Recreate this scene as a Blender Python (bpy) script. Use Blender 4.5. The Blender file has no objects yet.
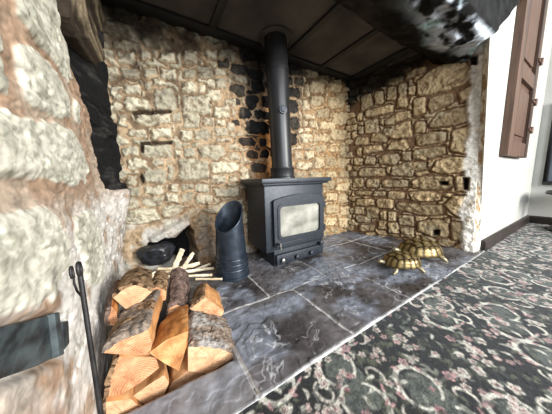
import bpy, bmesh, math, random
import numpy as np
from mathutils import Vector, Matrix
random.seed(7)
C = bpy.context.scene.collection
K = 0.6                     # everything below is laid out in units of 0.6 m (the eye height), metres = units * K
# ------------------------------------------------------------------ camera model (measured from the photo)
F = 203.13; CX, CY = 276., 207.
R = np.array([[0.8510958, 0.09654221, -0.51605769], [-0.52426781, 0.10402139, -0.8451762], [-0.02791414, 0.98987835, 0.13914614]])
EYE = np.array([0., 0., 1.])
def rays(px):
    px = np.atleast_2d(np.asarray(px, float))
    return np.stack([px[:, 0] - CX, CY - px[:, 1], np.full(len(px), -F)], 1) @ R.T
def at(x, y, axis, val):                       # point of the place seen at a pixel, on the plane axis = val
    d = rays((x, y))[0]; t = (val - EYE[axis]) / d[axis]
    return EYE + t * d
cam = bpy.data.cameras.new('camera'); co = bpy.data.objects.new('camera', cam); C.objects.link(co)
cam.sensor_width = 36; cam.lens = F / 552 * 36; cam.clip_start = .02
co.matrix_world = Matrix.Translation((0, 0, K)) @ Matrix(R.tolist()).to_4x4()
bpy.context.scene.camera = co
# ------------------------------------------------------------------ noise
def hsh(ix, iy, s):
    h = (ix.astype(np.int64) * 374761393 + iy.astype(np.int64) * 668265263 + s * 974711) & 0xffffffff
    h = ((h ^ (h >> 13)) * 1274126177) & 0xffffffff
    h = ((h ^ (h >> 15)) * 2246822519) & 0xffffffff
    return ((h ^ (h >> 16)) & 0xffff) / 65535.
def vn(x, y, s=0):
    x = np.asarray(x, float); y = np.asarray(y, float)
    ix = np.floor(x); iy = np.floor(y); fx = x - ix; fy = y - iy
    fx = fx * fx * (3 - 2 * fx); fy = fy * fy * (3 - 2 * fy)
    a = hsh(ix, iy, s); b = hsh(ix + 1, iy, s); c = hsh(ix, iy + 1, s); d = hsh(ix + 1, iy + 1, s)
    return (a * (1 - fx) + b * fx) * (1 - fy) + (c * (1 - fx) + d * fx) * fy
def fbm(x, y, s=0, o=4):
    r = 0; a = .5; t = 0
    for k in range(o):
        r = r + a * vn(x * 2 ** k, y * 2 ** k, s + k * 17); t += a; a *= .5
    return r / t                                # 0..1
def voro(x, y, s, jit=.75):
    ix = np.floor(x); iy = np.floor(y)
    f1 = np.full(x.shape, 9.); f2 = np.full(x.shape, 9.); idv = np.zeros(x.shape)
    for dx in (-1, 0, 1):
        for dy in (-1, 0, 1):
            cx = ix + dx; cy = iy + dy
            px = cx + .5 + (hsh(cx, cy, s) - .5) * jit + .5 * (np.mod(cy, 2)) ; py = cy + .5 + (hsh(cx, cy, s + 5) - .5) * jit * .8
            d = np.maximum(np.abs(px - x) * .92, np.abs(py - y)) * .6 + .4 * np.hypot(px - x, py - y)
            n = d < f1
            f2 = np.where(n, f1, np.minimum(f2, d)); idv = np.where(n, hsh(cx, cy, s + 9), idv); f1 = np.where(n, d, f1)
    return f1, f2, idv
def sst(a, b, x):
    t = np.clip((x - a) / (b - a), 0, 1); return t * t * (3 - 2 * t)
def lin(c):
    c = np.asarray(c, float) / 255.
    return np.where(c < .04045, c / 12.92, ((c + .055) / 1.055) ** 2.4)
def mix(a, b, t):
    t = np.asarray(t)[..., None]; return a * (1 - t) + b * t
def inpoly(x, y, poly):                          # signed distance to a polygon, negative inside
    p = np.asarray(poly, float); d = np.full(x.shape, 1e9); ins = np.zeros(x.shape, bool)
    for i in range(len(p)):
        ax, ay = p[i]; bx, by = p[(i + 1) % len(p)]
        ex, ey = bx - ax, by - ay; wx, wy = x - ax, y - ay
        t = np.clip((wx * ex + wy * ey) / (ex * ex + ey * ey + 1e-12), 0, 1)
        d = np.minimum(d, np.hypot(wx - ex * t, wy - ey * t))
        if abs(by - ay) > 1e-9:
            c = ((ay > y) != (by > y)) & (x < (bx - ax) * (y - ay) / (by - ay) + ax)
            ins ^= c
    return np.where(ins, -d, d)
# ------------------------------------------------------------------ materials
def nt(name, rough=.8, metal=0., spec=.5):
    m = bpy.data.materials.new(name); m.use_nodes = True
    b = m.node_tree.nodes['Principled BSDF']
    b.inputs['Roughness'].default_value = rough; b.inputs['Metallic'].default_value = metal
    b.inputs['Specular IOR Level'].default_value = spec
    return m, m.node_tree.nodes, m.node_tree.links, b
def rgba(c): return tuple(lin(c)) + (1,)
def noise(n, l, scale, detail=6, stretch=None, coord='Object', dist=0):
    tc = n.new('ShaderNodeTexCoord'); mp = n.new('ShaderNodeMapping'); t = n.new('ShaderNodeTexNoise')
    t.inputs['Scale'].default_value = scale; t.inputs['Detail'].default_value = detail; t.inputs['Distortion'].default_value = dist
    if stretch: mp.inputs['Scale'].default_value = stretch
    l.new(tc.outputs[coord], mp.inputs[0]); l.new(mp.outputs[0], t.inputs['Vector']); return t
def ramp(n, l, src, stops):
    r = n.new('ShaderNodeValToRGB'); e = r.color_ramp.elements
    while len(e) < len(stops): e.new(.5)
    for q, (p, c) in zip(e, stops): q.position = p; q.color = rgba(c)
    l.new(src, r.inputs[0]); return r
def bump(n, l, b, src, st, d=.01):
    k = n.new('ShaderNodeBump'); k.inputs['Strength'].default_value = st; k.inputs['Distance'].default_value = d
    l.new(src, k.inputs['Height']); l.new(k.outputs[0], b.inputs['Normal']); return k
def attr_mat(name, rough, spec, nscale, nlo, nhi, bst, bd, rvar=None, metal=0., stretch=None):   # colour from the mesh's own colour attribute, broken up by noise
    m, n, l, b = nt(name, rough, metal, spec)
    a = n.new('ShaderNodeAttribute'); a.attribute_name = 'col'
    t = noise(n, l, nscale, 8, stretch)
    r = ramp(n, l, t.outputs['Fac'], [(.25, (nlo,) * 3), (.75, (nhi,) * 3)])
    x = n.new('ShaderNodeMix'); x.data_type = 'RGBA'; x.blend_type = 'MULTIPLY'; x.inputs[0].default_value = 1
    l.new(a.outputs['Color'], x.inputs[6]); l.new(r.outputs[0], x.inputs[7]); l.new(x.outputs[2], b.inputs['Base Color'])
    t2 = noise(n, l, nscale * 1.7, 6, stretch); bump(n, l, b, t2.outputs['Fac'], bst, bd)
    if rvar:
        t3 = noise(n, l, rvar[0], 6); rr = n.new('ShaderNodeMapRange'); rr.inputs[1].default_value = .35; rr.inputs[2].default_value = .65
        rr.inputs[3].default_value = rvar[1]; rr.inputs[4].default_value = rvar[2]
        l.new(t3.outputs['Fac'], rr.inputs[0]); l.new(rr.outputs[0], b.inputs['Roughness'])
    return m
def simple(name, c1, c2, rough=.6, metal=0., scale=20, stretch=None, bst=.2, bd=.003, spec=.5, lo=.35, hi=.65):
    m, n, l, b = nt(name, rough, metal, spec)
    t = noise(n, l, scale, 6, stretch)
    r = ramp(n, l, t.outputs['Fac'], [(lo, c1), (hi, c2)]); l.new(r.outputs[0], b.inputs['Base Color'])
    if bst: bump(n, l, b, t.outputs['Fac'], bst, bd)
    return m
M = {}
M['stone'] = attr_mat('limestone_rubble', .92, .2, 38, 178, 255, .9, .008)
M['limewash'] = attr_mat('limewashed_stone', .92, .2, 48, 185, 255, .4, .003, None, 0., (1, .6, 1))
M['slate'] = attr_mat('slate_flags', .5, .5, 26, 165, 255, .35, .003, (9, .26, .62))
M['carpet'] = attr_mat('carpet_pile', .95, .25, 160, 170, 255, .8, .004)
M['carpet'].node_tree.nodes['Principled BSDF'].inputs['Sheen Weight'].default_value = .1
M['carpet'].node_tree.nodes['Principled BSDF'].inputs['Sheen Tint'].default_value = (.8, .9, 1., 1)
M['plate'] = simple('register_plate', (54, 51, 49), (90, 84, 77), .75, 0, 3.2, None, .15, .004, .3)
M['plate_strip'] = simple('black_strip', (14, 14, 15), (26, 25, 25), .6, 0, 12)
M['soot'] = simple('soot_black', (13, 13, 15), (38, 37, 38), .72, 0, 14, None, .8, .012, .35)
M['castiron'] = simple('matt_black_castiron', (32, 37, 45), (45, 51, 60), .46, .3, 60, None, .12, .001, .5)
M['pipe'] = simple('flue_enamel', (36, 37, 39), (50, 51, 54), .38, .35, 9, (1, 1, .3), .06, .001, .5)
M['hod'] = simple('galvanised_black', (36, 44, 54), (52, 62, 74), .36, .5, 25, None, .08, .001, .5)
M['steel'] = simple('worn_steel', (120, 120, 118), (165, 163, 158), .3, .9, 60, None, .05, .001)
M['glass'] = simple('clouded_reflecting_glass', (108, 108, 101), (166, 165, 155), .12, 0, 7, (1, 1, 1.6), 0, 0, .6)  # clouded glass; pale tone also carries the room's reflection, put into the colour
M['iron'] = simple('wrought_iron', (22, 22, 24), (46, 44, 44), .5, .4, 40, None, .5, .002)
M['brass'] = attr_mat('aged_brass', .33, .5, 60, 150, 255, .3, .002, None, .6)
M['brass_dark'] = simple('brass_skin', (96, 86, 62), (160, 150, 122), .42, .45, 40, None, .35, .002)
M['white'] = simple('white_emulsion', (166, 167, 162), (174, 174, 169), .8, 0, 6, None, .05, .002, .3)
M['skirting'] = simple('dark_skirting', (30, 24, 22), (48, 38, 34), .45, 0, 10)
M['mahogany'] = simple('brown_painted_wood', (68, 48, 37), (92, 68, 54), .5, 0, 9, (6, 6, .6), .2, .002)
M['mahogany_dark'] = simple('brown_wood_edge', (66, 42, 33), (92, 62, 48), .5, 0, 9, (6, 6, .6), .2, .002)
M['black_table'] = simple('black_lacquer', (14, 14, 16), (26, 26, 28), .4, 0, 20)
M['screen'] = simple('dark_picture', (62, 70, 82), (84, 92, 104), .35, 0, 5, None, 0, 0)
M['kindling'] = simple('split_kindling', (206, 186, 152), (240, 228, 204), .75, 0, 14, (1, 1, 1), .3, .002)
M['coal'] = simple('coal', (10, 11, 13), (34, 37, 44), .45, 0, 40, None, .8, .006, .6)
M['old_plate'] = simple('grey_slate_plate', (20, 26, 29), (70, 81, 84), .65, 0, 24, (1, 1, 2), .35, .004)
M['old_timber'] = attr_mat('weathered_timber', .9, .2, 40, 170, 255, .8, .006)
M['beam'] = attr_mat('tarred_beam', .65, .12, 22, 160, 255, .8, .008, (12, .45, .8))
def wood_mat(name, a, b_, c, rough=.75, ring=False):
    m, n, l, b = nt(name, rough, 0, .3)
    if ring:
        t = noise(n, l, 26, 8, (1, .15, 1), dist=.8)
        w = n.new('ShaderNodeTexWave'); w.wave_type = 'RINGS'; w.rings_direction = 'Y'; w.inputs['Scale'].default_value = 48; w.inputs['Distortion'].default_value = 2.5; w.inputs['Detail'].default_value = 3
        tc = n.new('ShaderNodeTexCoord'); l.new(tc.outputs['Object'], w.inputs['Vector'])
        mx = n.new('ShaderNodeMath'); mx.operation = 'MULTIPLY_ADD'; mx.inputs[1].default_value = .14
        l.new(w.outputs['Fac'], mx.inputs[0]); l.new(t.outputs['Fac'], mx.inputs[2]); src = mx.outputs[0]
        st = [(.35, a), (.6, b_), (.85, c)]
    else:
        t = noise(n, l, 22, 8, (1, .12, 1), dist=.4); src = t.outputs['Fac']; st = [(.3, a), (.5, b_), (.7, c)]
    r = ramp(n, l, src, st); l.new(r.outputs[0], b.inputs['Base Color']); bump(n, l, b, src, .8, .005); return m
M['wood_split'] = wood_mat('split_wood', (138, 88, 50), (184, 132, 84), (212, 168, 120))
M['wood_orange'] = wood_mat('orange_heartwood', (128, 76, 36), (178, 118, 62), (210, 158, 100))
M['wood_end'] = wood_mat('sawn_end_grain', (154, 102, 70), (192, 142, 104), (218, 178, 140), .8, True)
M['wood_pale'] = wood_mat('pale_sawn_end', (170, 128, 94), (196, 156, 120), (216, 182, 146), .8, True)
M['bark'] = attr_mat('bark', .95, .15, 70, 120, 255, 1., .008)
# ------------------------------------------------------------------ mesh helpers
def link(name, V, Fs, mats, parent=None, smooth=True, col=None, fm=None, bevel=0, seg=2, sharp=40):
    V = np.asarray(V, float) * K
    org = Vector((0, 0, 0))
    if parent is not None:
        p = parent
        while p is not None: org = org + p.location; p = p.parent
    me = bpy.data.meshes.new(name)
    me.from_pydata((V - np.array(org)).tolist(), [], [list(f) for f in Fs])
    for m in (mats if isinstance(mats, (list, tuple)) else [mats]): me.materials.append(M[m])
    if fm is not None: me.polygons.foreach_set('material_index', fm)
    if col is not None:
        a = me.attributes.new('col', 'FLOAT_COLOR', 'POINT')
        a.data.foreach_set('color', np.concatenate([np.clip(col, 0, 1), np.ones((len(col), 1))], 1).ravel())
    bm = bmesh.new(); bm.from_mesh(me)
    if bevel:
        bmesh.ops.remove_doubles(bm, verts=bm.verts, dist=1e-5)
        ed = [e for e in bm.edges if len(e.link_faces) == 2 and e.calc_face_angle(0) > .5]
        bmesh.ops.bevel(bm, geom=ed, offset=bevel * K, segments=seg, affect='EDGES', profile=.6, clamp_overlap=True)
    bmesh.ops.recalc_face_normals(bm, faces=bm.faces)
    bm.to_mesh(me); bm.free()
    if smooth:
        me.polygons.foreach_set('use_smooth', [True] * len(me.polygons))
        me.set_sharp_from_angle(angle=math.radians(sharp))
    o = bpy.data.objects.new(name, me); C.objects.link(o)
    if parent is not None: o.parent = parent
    return o
def grid_link(name, P, col, mat, thick=None, kind='structure', cull=None):
    """P: (n, m, 3) surface grid; a back skin gives it real thickness along the vector thick"""
    n, m = P.shape[:2]
    V = P.reshape(-1, 3); idx = np.arange(n * m).reshape(n, m)
    q = np.stack([idx[:-1, :-1], idx[1:, :-1], idx[1:, 1:], idx[:-1, 1:]], -1).reshape(-1, 4)
    if thick is not None:
        border = np.concatenate([idx[:, 0], idx[-1, 1:], idx[-2::-1, -1], idx[0, -2:0:-1]])
        base = V[border] + np.asarray(thick)
        nb = len(border); off = n * m
        nxt = np.roll(np.arange(nb), -1)
        qs = np.stack([border, off + np.arange(nb), off + nxt, border[nxt]], -1)
        V = np.concatenate([V, base]); col = np.concatenate([col.reshape(-1, 3), col.reshape(-1, 3)[border]])
        q = np.concatenate([q, qs])
    col = col.reshape(-1, 3)
    me = bpy.data.meshes.new(name)
    me.vertices.add(len(V)); me.vertices.foreach_set('co', (V * K).ravel().astype(np.float32))
    me.loops.add(q.size); me.loops.foreach_set('vertex_index', q.ravel().astype(np.int32))
    me.polygons.add(len(q)); me.polygons.foreach_set('loop_start', (np.arange(len(q)) * 4).astype(np.int32))
    me.update(calc_edges=True)
    me.polygons.foreach_set('use_smooth', np.ones(len(q), bool))
    a = me.attributes.new('col', 'FLOAT_COLOR', 'POINT')
    a.data.foreach_set('color', np.concatenate([np.clip(col, 0, 1), np.ones((len(col), 1))], 1).ravel().astype(np.float32))
    me.materials.append(M[mat]); me.update(); me.validate()
    o = bpy.data.objects.new(name, me); C.objects.link(o)
    if kind: o['kind'] = kind
    return o
class B:                                        # collects shapes for ONE mesh
    def __init__(s): s.V = []; s.F = []
    def add(s, V, Fs):
        o = len(s.V); s.V += [tuple(v) for v in V]; s.F += [[i + o for i in f] for f in Fs]; return s
    def box(s, a, b):
        x0, y0, z0 = a; x1, y1, z1 = b
        return s.add([(x0, y0, z0), (x1, y0, z0), (x1, y1, z0), (x0, y1, z0), (x0, y0, z1), (x1, y0, z1), (x1, y1, z1), (x0, y1, z1)],
                     [[0, 3, 2, 1], [4, 5, 6, 7], [0, 1, 5, 4], [1, 2, 6, 5], [2, 3, 7, 6], [3, 0, 4, 7]])
    def prism(s, poly, d):                      # polygon of 3-D points swept along d
        n = len(poly); p = [np.asarray(q, float) for q in poly]; q = [v + np.asarray(d) for v in p]
        return s.add(p + q, [list(range(n))[::-1], list(range(n, 2 * n))] + [[i, (i + 1) % n, n + (i + 1) % n, n + i] for i in range(n)])
    def tube(s, pts, r, n=12, caps=True, closed=False):
        pts = [np.asarray(p, float) for p in pts]; m = len(pts); rr = r if isinstance(r, (list, tuple)) else [r] * m
        V = []; up = None
        for i, p in enumerate(pts):
            t = (pts[(i + 1) % m] - pts[i - 1]) if closed else (pts[min(i + 1, m - 1)] - pts[max(i - 1, 0)])
            t = t / np.linalg.norm(t)
            if up is None: up = np.array([0, 0, 1.]) if abs(t[2]) < .9 else np.array([1., 0, 0])
            a = np.cross(t, up); a /= np.linalg.norm(a); bb = np.cross(a, t); up = bb
            for k in range(n):
                w = 2 * math.pi * k / n; V.append(p + rr[i] * (math.cos(w) * a + math.sin(w) * bb))
        Fs = []
        for i in range(m if closed else m - 1):
            j = (i + 1) % m
            for k in range(n): Fs.append([i * n + k, i * n + (k + 1) % n, j * n + (k + 1) % n, j * n + k])
        if caps and not closed: Fs += [list(range(n))[::-1], list(range((m - 1) * n, m * n))]
        return s.add(V, Fs)
    def lathe(s, prof, c, n=40, caps=True):
        V = []; Fs = []
        for r, z in prof:
            for k in range(n):
                w = 2 * math.pi * k / n; V.append((c[0] + r * math.cos(w), c[1] + r * math.sin(w), c[2] + z))
        for i in range(len(prof) - 1):
            for k in range(n): Fs.append([i * n + k, i * n + (k + 1) % n, (i + 1) * n + (k + 1) % n, (i + 1) * n + k])
        if caps: Fs += [list(range(n))[::-1], list(range((len(prof) - 1) * n, len(prof) * n))]
        return s.add(V, Fs)
    def done(s, name, mat, parent=None, **k): return link(name, s.V, s.F, mat, parent, **k)
def thing(name, loc, label, cat, group=None):
    o = bpy.data.objects.new(name, None); C.objects.link(o); o.location = Vector(loc) * K; o.empty_display_size = .05
    return tag(o, label, cat, group)
def tag(o, label, cat, group=None):
    o['label'] = label; o['category'] = cat
    if group: o['group'] = group
    return o
def struct(o): o['kind'] = 'structure'; return o

# ------------------------------------------------------------------ rubble walls
class Plane2:                                   # 2-D frame on a wall plane
    def __init__(s, O, A, Bp):
        s.O = np.asarray(O, float); e = np.asarray(A, float) - s.O; s.e1 = e / np.linalg.norm(e)
        g = np.asarray(Bp, float) - s.O; g = g - s.e1 * (g @ s.e1); s.e2 = g / np.linalg.norm(g); s.n = np.cross(s.e1, s.e2)
        if s.n @ (EYE - s.O) < 0: s.n = -s.n
    def hit(s, px):
        d = rays(px); t = ((s.O - EYE) @ s.n) / (d @ s.n); p = EYE + d * t[:, None] - s.O
        return np.stack([p @ s.e1, p @ s.e2], 1)
    def uv(s, P): q = np.asarray(P, float) - s.O; return q @ s.e1, q @ s.e2
    def pt(s, a, b): return s.O + a[..., None] * s.e1 + b[..., None] * s.e2
def parse(txt):                                 # "x0 y0 x1 y1 flag" rectangles or "x,y x,y x,y ... flag" polygons, in photo pixels
    out = []
    for ln in txt.replace('\n', ';').split(';'):
        t = ln.split()
        if not t: continue
        fl = ''
        if t[-1].isalpha(): fl = t.pop()
        if ',' in t[0]: poly = [tuple(map(float, q.split(','))) for q in t]
        else:
            x0, y0, x1, y1 = map(float, t); poly = [(x0, y0), (x1, y0), (x1, y1), (x0, y1)]
        out.append((poly, fl))
    return out
def lay_stones(pl, a, b, stones, edge, warp, seed, rnd):
    """height profile 0..1, tint 0..1 and soot mask of the traced stones"""
    wa = a + (fbm(a * 9, b * 9, seed) - .5) * warp * 2 + (fbm(a * 30, b * 30, seed + 3, 2) - .5) * warp
    wb = b + (fbm(a * 9, b * 9, seed + 40) - .5) * warp * 2 + (fbm(a * 30, b * 30, seed + 43, 2) - .5) * warp
    H = np.zeros(a.shape); T = np.full(a.shape, .5); S = np.zeros(a.shape); D = np.full(a.shape, 9.)
    for i, (poly, fl) in enumerate(stones):
        p = pl.hit(poly); lo = p.min(0) - .1; hi = p.max(0) + .1
        msk = (a > lo[0]) & (a < hi[0]) & (b > lo[1]) & (b < hi[1])
        if not msk.any(): continue
        d = inpoly(wa[msk], wb[msk], p)
        ell = 1.08 if fl == 's' else 1.18
        c = p.mean(0); ext = (p.max(0) - p.min(0)) / 2            # round the corners off
        q = np.hypot((wa[msk] - c[0]) / ext[0] / ell, (wb[msk] - c[1]) / ext[1] / ell) - 1
        d = np.maximum(d, q * ext.min() * rnd)
        h = np.clip(-d / edge, 0, 1); h = 1 - (1 - h) ** 2.2
        D[msk] = np.minimum(D[msk], d)
        up = h > H[msk]
        t = H[msk]; t[up] = h[up]; H[msk] = t
        rr = (math.sin(i * 12.9898 + seed) * 43758.5453) % 1
        t = T[msk]; t[up] = rr; T[msk] = t
        t = S[msk]; t[up] = 1. if fl == 's' else (-1. if fl == 'h' else 0.); S[msk] = t
    return H, T, S, D
def fill(pl, a, b, D, H, T, cw, ch, seed, edge, gap):
    x = a / cw + (fbm(a * 5, b * 5, seed) - .5) * .5; y = b / ch + (fbm(a * 5, b * 5, seed + 9) - .5) * .5
    f1, f2, idv = voro(x, y, seed)
    h = np.clip((f2 - f1 - .06) / .3, 0, 1); h = 1 - (1 - h) ** 2
    h = h * sst(gap * .4, gap * 1.6, D) * sst(.12, .3, idv)
    m = h > H
    return np.where(m, h, H), np.where(m, idv, T)

# ---- back wall
pl = Plane2((-.5, 2.43, 0), (3., 2.43, 0), (-.5, 2.43, 2.6))
BACK = parse("""132 113 171 124; 125 97 150 110; 153 88 176 110; 142 143 173 157; 122 147 139 156; 127 158 147 170; 151 157 164 166; 143 167 165 184
166 164 173 180; 127 176 138 187; 144 185 163 195; 168 184 179 192; 127 188 141 198; 165 193 179 203; 128 128 148 137; 152 127 172 139; 118 112 129 126
178,159 194,158 209,161 210,179 195,181 178,180; 182 94 211 114; 181 82 196 92; 197 84 205 93; 206 88 221 102; 213 106 230 118; 183 113 200 127; 203 116 216 126
224 98 237 108; 226 121 236 131; 214 127 228 137; 194 129 210 141; 180 128 193 140; 198,148 205,145 224,145 226,157 218,161 203,158; 183 147 196 157; 229 151 240 160
211 162 239 173; 212 174 227 184; 230 174 240 183; 195 184 210 194; 181 184 194 191; 181 193 194 203; 196 195 212 205; 217 138 234 144; 214 187 240 197
229,82 238,83 246,87 246,96 241,98 230,90 s; 245 94 259 109 s; 239 108 252 119 s; 247 120 262 133 s; 232 118 241 125 s; 248 68 266 80 s; 247 89 261 94 s; 254 110 264 118 s; 235 98 241 105 s
231 63 250 74 s; 240 48 258 60 s; 219 58 230 68 s; 252 80 266 92 s; 239 137 256 146 s; 246 150 259 159 s; 252 162 268 173 s; 259 137 267 147 s; 250 121 270 134 s; 262 95 272 108 s; 263 112 272 120 s; 260 150 270 158 s; 260 50 270 62 s
183 48 198 62; 198 64 214 79; 160 48 176 60; 138 48 152 58; 118 50 134 62; 120 66 140 78; 144 66 158 76; 162 68 178 80; 184 66 196 78; 122 82 140 94; 144 80 152 90; 215 76 228 88; 205 48 218 58
287 62 304 75 s; 287 75 293 84 s; 295 77 305 85 s; 288 86 302 97 s; 288 99 300 113 s; 290 116 300 130 s; 289 132 298 146 s
307 66 319 78; 320 71 331 84; 311 80 326 93; 329 79 342 92; 336 92 351 101; 312 95 326 105; 328 97 345 109; 303 98 311 110; 304 113 316 119; 320 121 336 130; 316 133 330 142
332 129 350 140; 341 142 353 157; 328 146 340 152; 316 145 327 153; 301 133 313 143; 294 151 304 160; 306 151 314 159; 297 161 312 170; 315 156 325 168; 326 157 337 166; 338 158 351 168
296 171 308 179; 310 170 324 178; 326 171 337 178; 339 170 352 178; 336 183 351 191; 326 180 335 190; 325 193 338 202; 339 193 351 203; 326 205 340 214; 341 206 350 216; 325 217 337 226; 338 218 350 228
300 112 303 127; 318 108 330 118; 333 112 350 125; 198 132 200 134""")
n_a, n_b = 560, 420
ga, gb = np.meshgrid(np.linspace(0, 3.62, n_a), np.linspace(-.16, 2.64, n_b), indexing='ij')
H, T, S, D = lay_stones(pl, ga, gb, BACK, .036, .028, 11, 1.15)
H, T = fill(pl, ga, gb, D, H, T, .26, .145, 21, .05, .018)
X = ga - .5; Z = gb
rough = fbm(ga * 16, gb * 16, 5, 5) - .5
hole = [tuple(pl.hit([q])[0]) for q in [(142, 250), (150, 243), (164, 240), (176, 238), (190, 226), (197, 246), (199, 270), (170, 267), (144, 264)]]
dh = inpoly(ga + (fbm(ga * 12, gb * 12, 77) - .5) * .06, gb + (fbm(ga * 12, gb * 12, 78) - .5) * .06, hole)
ledge = [tuple(pl.hit([q])[0]) for q in [(150, 238), (178, 222), (188, 216), (190, 224), (172, 237), (152, 244)]]
dl = inpoly(ga, gb, ledge)
ledge_m = sst(.03, -.02, dl)
plaster = sst(.75, .5, Z + X * .35 + (fbm(ga * 4, gb * 4, 61) - .5) * .4)       # smeared limewash low in the left corner
Hs = H * (1 - .75 * plaster)
disp = Hs * (.022 + .022 * T) + rough * (.04 + .03 * Hs) + (fbm(ga * 2.2, gb * 2.2, 90) - .5) * .08 + ledge_m * .07
disp = disp - .035
slit = np.zeros(ga.shape)
for q in [[(132, 110.5), (171, 110), (171, 112), (134, 114), (137, 117), (135, 119)], [(140, 142), (172, 141), (172, 143), (143.5, 144.5), (143, 153), (141, 150)], [(141, 174), (144, 178), (143, 183), (140, 178)]]:
    slit = np.maximum(slit, sst(.012, -.006, inpoly(ga, gb, pl.hit(q))))
disp -= slit * .05
hm = sst(.02, -.03, dh); disp -= hm * .32
cs = lin((208, 200, 176)); cw_ = lin((206, 184, 146)); cm = lin((184, 160, 130)); cmw = lin((172, 136, 94))
warm = sst(1.55, 2.6, X)
sc = mix(np.broadcast_to(cs, ga.shape + (3,)), cw_, warm) * (.6 + .52 * T)[..., None]
mc = mix(np.broadcast_to(cm, ga.shape + (3,)), cmw, warm)
col = mix(mc, sc, sst(.15, .6, Hs))
pk = sst(.6, .7, fbm(ga * 24, gb * 24, 37, 3)); col = mix(col, lin((118, 96, 72)), pk * .6)
crack = sst(.28, .05, H) * sst(.45, .62, fbm(ga * 6, gb * 6, 33)); col = mix(col, lin((98, 78, 60)), crack * .65 * (1 - plaster))
wash = plaster * sst(.35, .6, fbm(ga * 7, gb * 7, 63)); col = mix(col, lin((206, 206, 200)), wash * .85)
rust = np.exp(-((X - 1.42) / .42) ** 2) * sst(.7, 1.1, Z) * sst(2.4, 1.6, Z) * sst(.3, .5, fbm(ga * 5, gb * 5, 15))
col = mix(col, lin((158, 106, 54)), rust * .85)
low = sst(.95, .55, Z) * sst(.1, .35, X) * sst(1.2, .8, X); col = mix(col, lin((120, 88, 58)), low * (.35 + .5 * fbm(ga * 6, gb * 6, 19)))
soot_st = np.clip(S, 0, 1) * sst(.12, .5, H); col = mix(col, lin((24, 24, 27)), soot_st * (.82 + .18 * fbm(ga * 20, gb * 20, 12)))
topline = 2.57 - .07 - .24 * sst(.9, -.3, X) + .1 * sst(1.2, 1.5, X) * sst(1.7, 1.5, X) * -1.2
ts = sst(-.12, .2, Z - topline + (fbm(ga * 5, gb * 5, 55, 5) - .5) * .5)
col = mix(col, lin((40, 36, 33)), ts * .93)
scorch = sst(1.5, 2.35, Z) * sst(1.7, .2, X) * sst(.5, .66, fbm(ga * 6, gb * 6, 71)); col = mix(col, lin((72, 60, 48)), scorch * .8)
sz = np.exp(-((X - 1.38) / .36) ** 2) * sst(1.0, 1.5, Z); col = mix(col, lin((26, 26, 28)), sst(.5, .58, sz * (.55 + .75 * T)) * sst(.08, .35, H) * .9)
blk = np.exp(-((X - 1.40) / .36) ** 2) * sst(1.9, 2.3, Z); col = mix(col, lin((30, 29, 30)), np.clip(blk * 1.3, 0, 1) * .9)
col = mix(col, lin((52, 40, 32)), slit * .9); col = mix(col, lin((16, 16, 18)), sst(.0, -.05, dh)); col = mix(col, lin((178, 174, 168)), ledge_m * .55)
grid_link('wall_back', pl.pt(ga, gb) + disp[..., None] * pl.n, col, 'stone', (0, .3, 0))

# ---- right wall (splayed cheek)
pb = at(352, 232, 2, 0); pf = at(473, 252, 2, 0); ptp = at(352, 78, 1, pb[1])
pl = Plane2(pb, pf, ptp)
fe = pl.hit([(473, 252), (484, 38)])            # leaning front edge
RIGHT = parse("""359,96 371,92 372,105 361,112; 374 90 383 104; 386 86 396 100; 397,84 407,80 406,97 398,99; 364,111 393,102 393,112 365,119; 396 97 407 108; 363,121 377,118 379,134 364,134
395,113 410,109 411,118 384,127 384,121; 356 113 362 120; 357 126 363 134; 382 128 400 137; 390,126 410,120 412,135 392,136
416,80 430,69 450,58 466,60 471,72 468,82 450,90 428,95 416,97; 457,92 475,82 475,99 459,103; 429,97 453,92 454,101 430,113 427,106; 412,98 425,96 426,112 412,118
428,124 437,113 456,107 474,105 473,120 455,125 428,129; 414 121 425 133; 415,137 430,131 446,131 446,143 416,146; 451,130 473,124 470,155 450,152
428,173 436,161 450,157 470,157 469,174; 416,148 447,146 446,154 430,159 416,158; 415,178 424,176 453,176 453,190 415,191; 408,192 424,191 441,194 440,203 410,201
394,202 412,204 442,206 442,216 420,216 396,210; 443,206 452,196 468,196 466,218 455,217; 416,223 432,219 449,222 448,238 430,237 416,232; 450 222 465 241
354.5 137 367.5 145; 369 133 387 142.5; 385,150 390,142 405,138 409,147 404,151; 389,135 412,132 413,138 390,139; 356 147 361 156; 362,147 381,144 382,151 363,155; 377,158 382,154 398,153 399,160 395,165 379,164
364 156 375 165; 353 158 362 166; 358 168 385 177; 389,176 392,166 405,164 414,171 412,177; 401 151 411 161; 412 150 427 160; 401 162 426 171
365 179 378 188; 381 180 408 188; 411 179 430 189; 352 178 363 188; 354 191 371 196; 372 191 385 197; 387,191 405,192 404,200 387,199
355 199 374 206; 376 199 393 209; 354 207 364 215; 366 207 378 219; 379 211 386 221; 387 212 396 222; 397,215 414,217 413,227 398,226; 355 216 370 223; 377 221 386 230; 387 223 398 234; 399 228 414 238; 358 225 374 232
455 176 470 192; 443 219 450 224; 374 108 384 112""")
La = fe[0][0]
n_a, n_b = 300, 430
ss, gb = np.meshgrid(np.linspace(-.12, 1, n_a), np.linspace(-.1, 2.62, n_b), indexing='ij')
edge_a = fe[0][0] + (fe[1][0] - fe[0][0]) * (gb - fe[0][1]) / (fe[1][1] - fe[0][1])
ga = ss * edge_a
H, T, S, D = lay_stones(pl, ga, gb, RIGHT, .028, .014, 111, 1.3)
H, T = fill(pl, ga, gb, D, H, T, .2, .11, 121, .05, .016)
rough = fbm(ga * 18, gb * 18, 105, 5) - .5
strip = sst(.14, .09, (edge_a - ga) + (fbm(gb * 4, gb * 0, 131) - .5) * .1)
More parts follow.
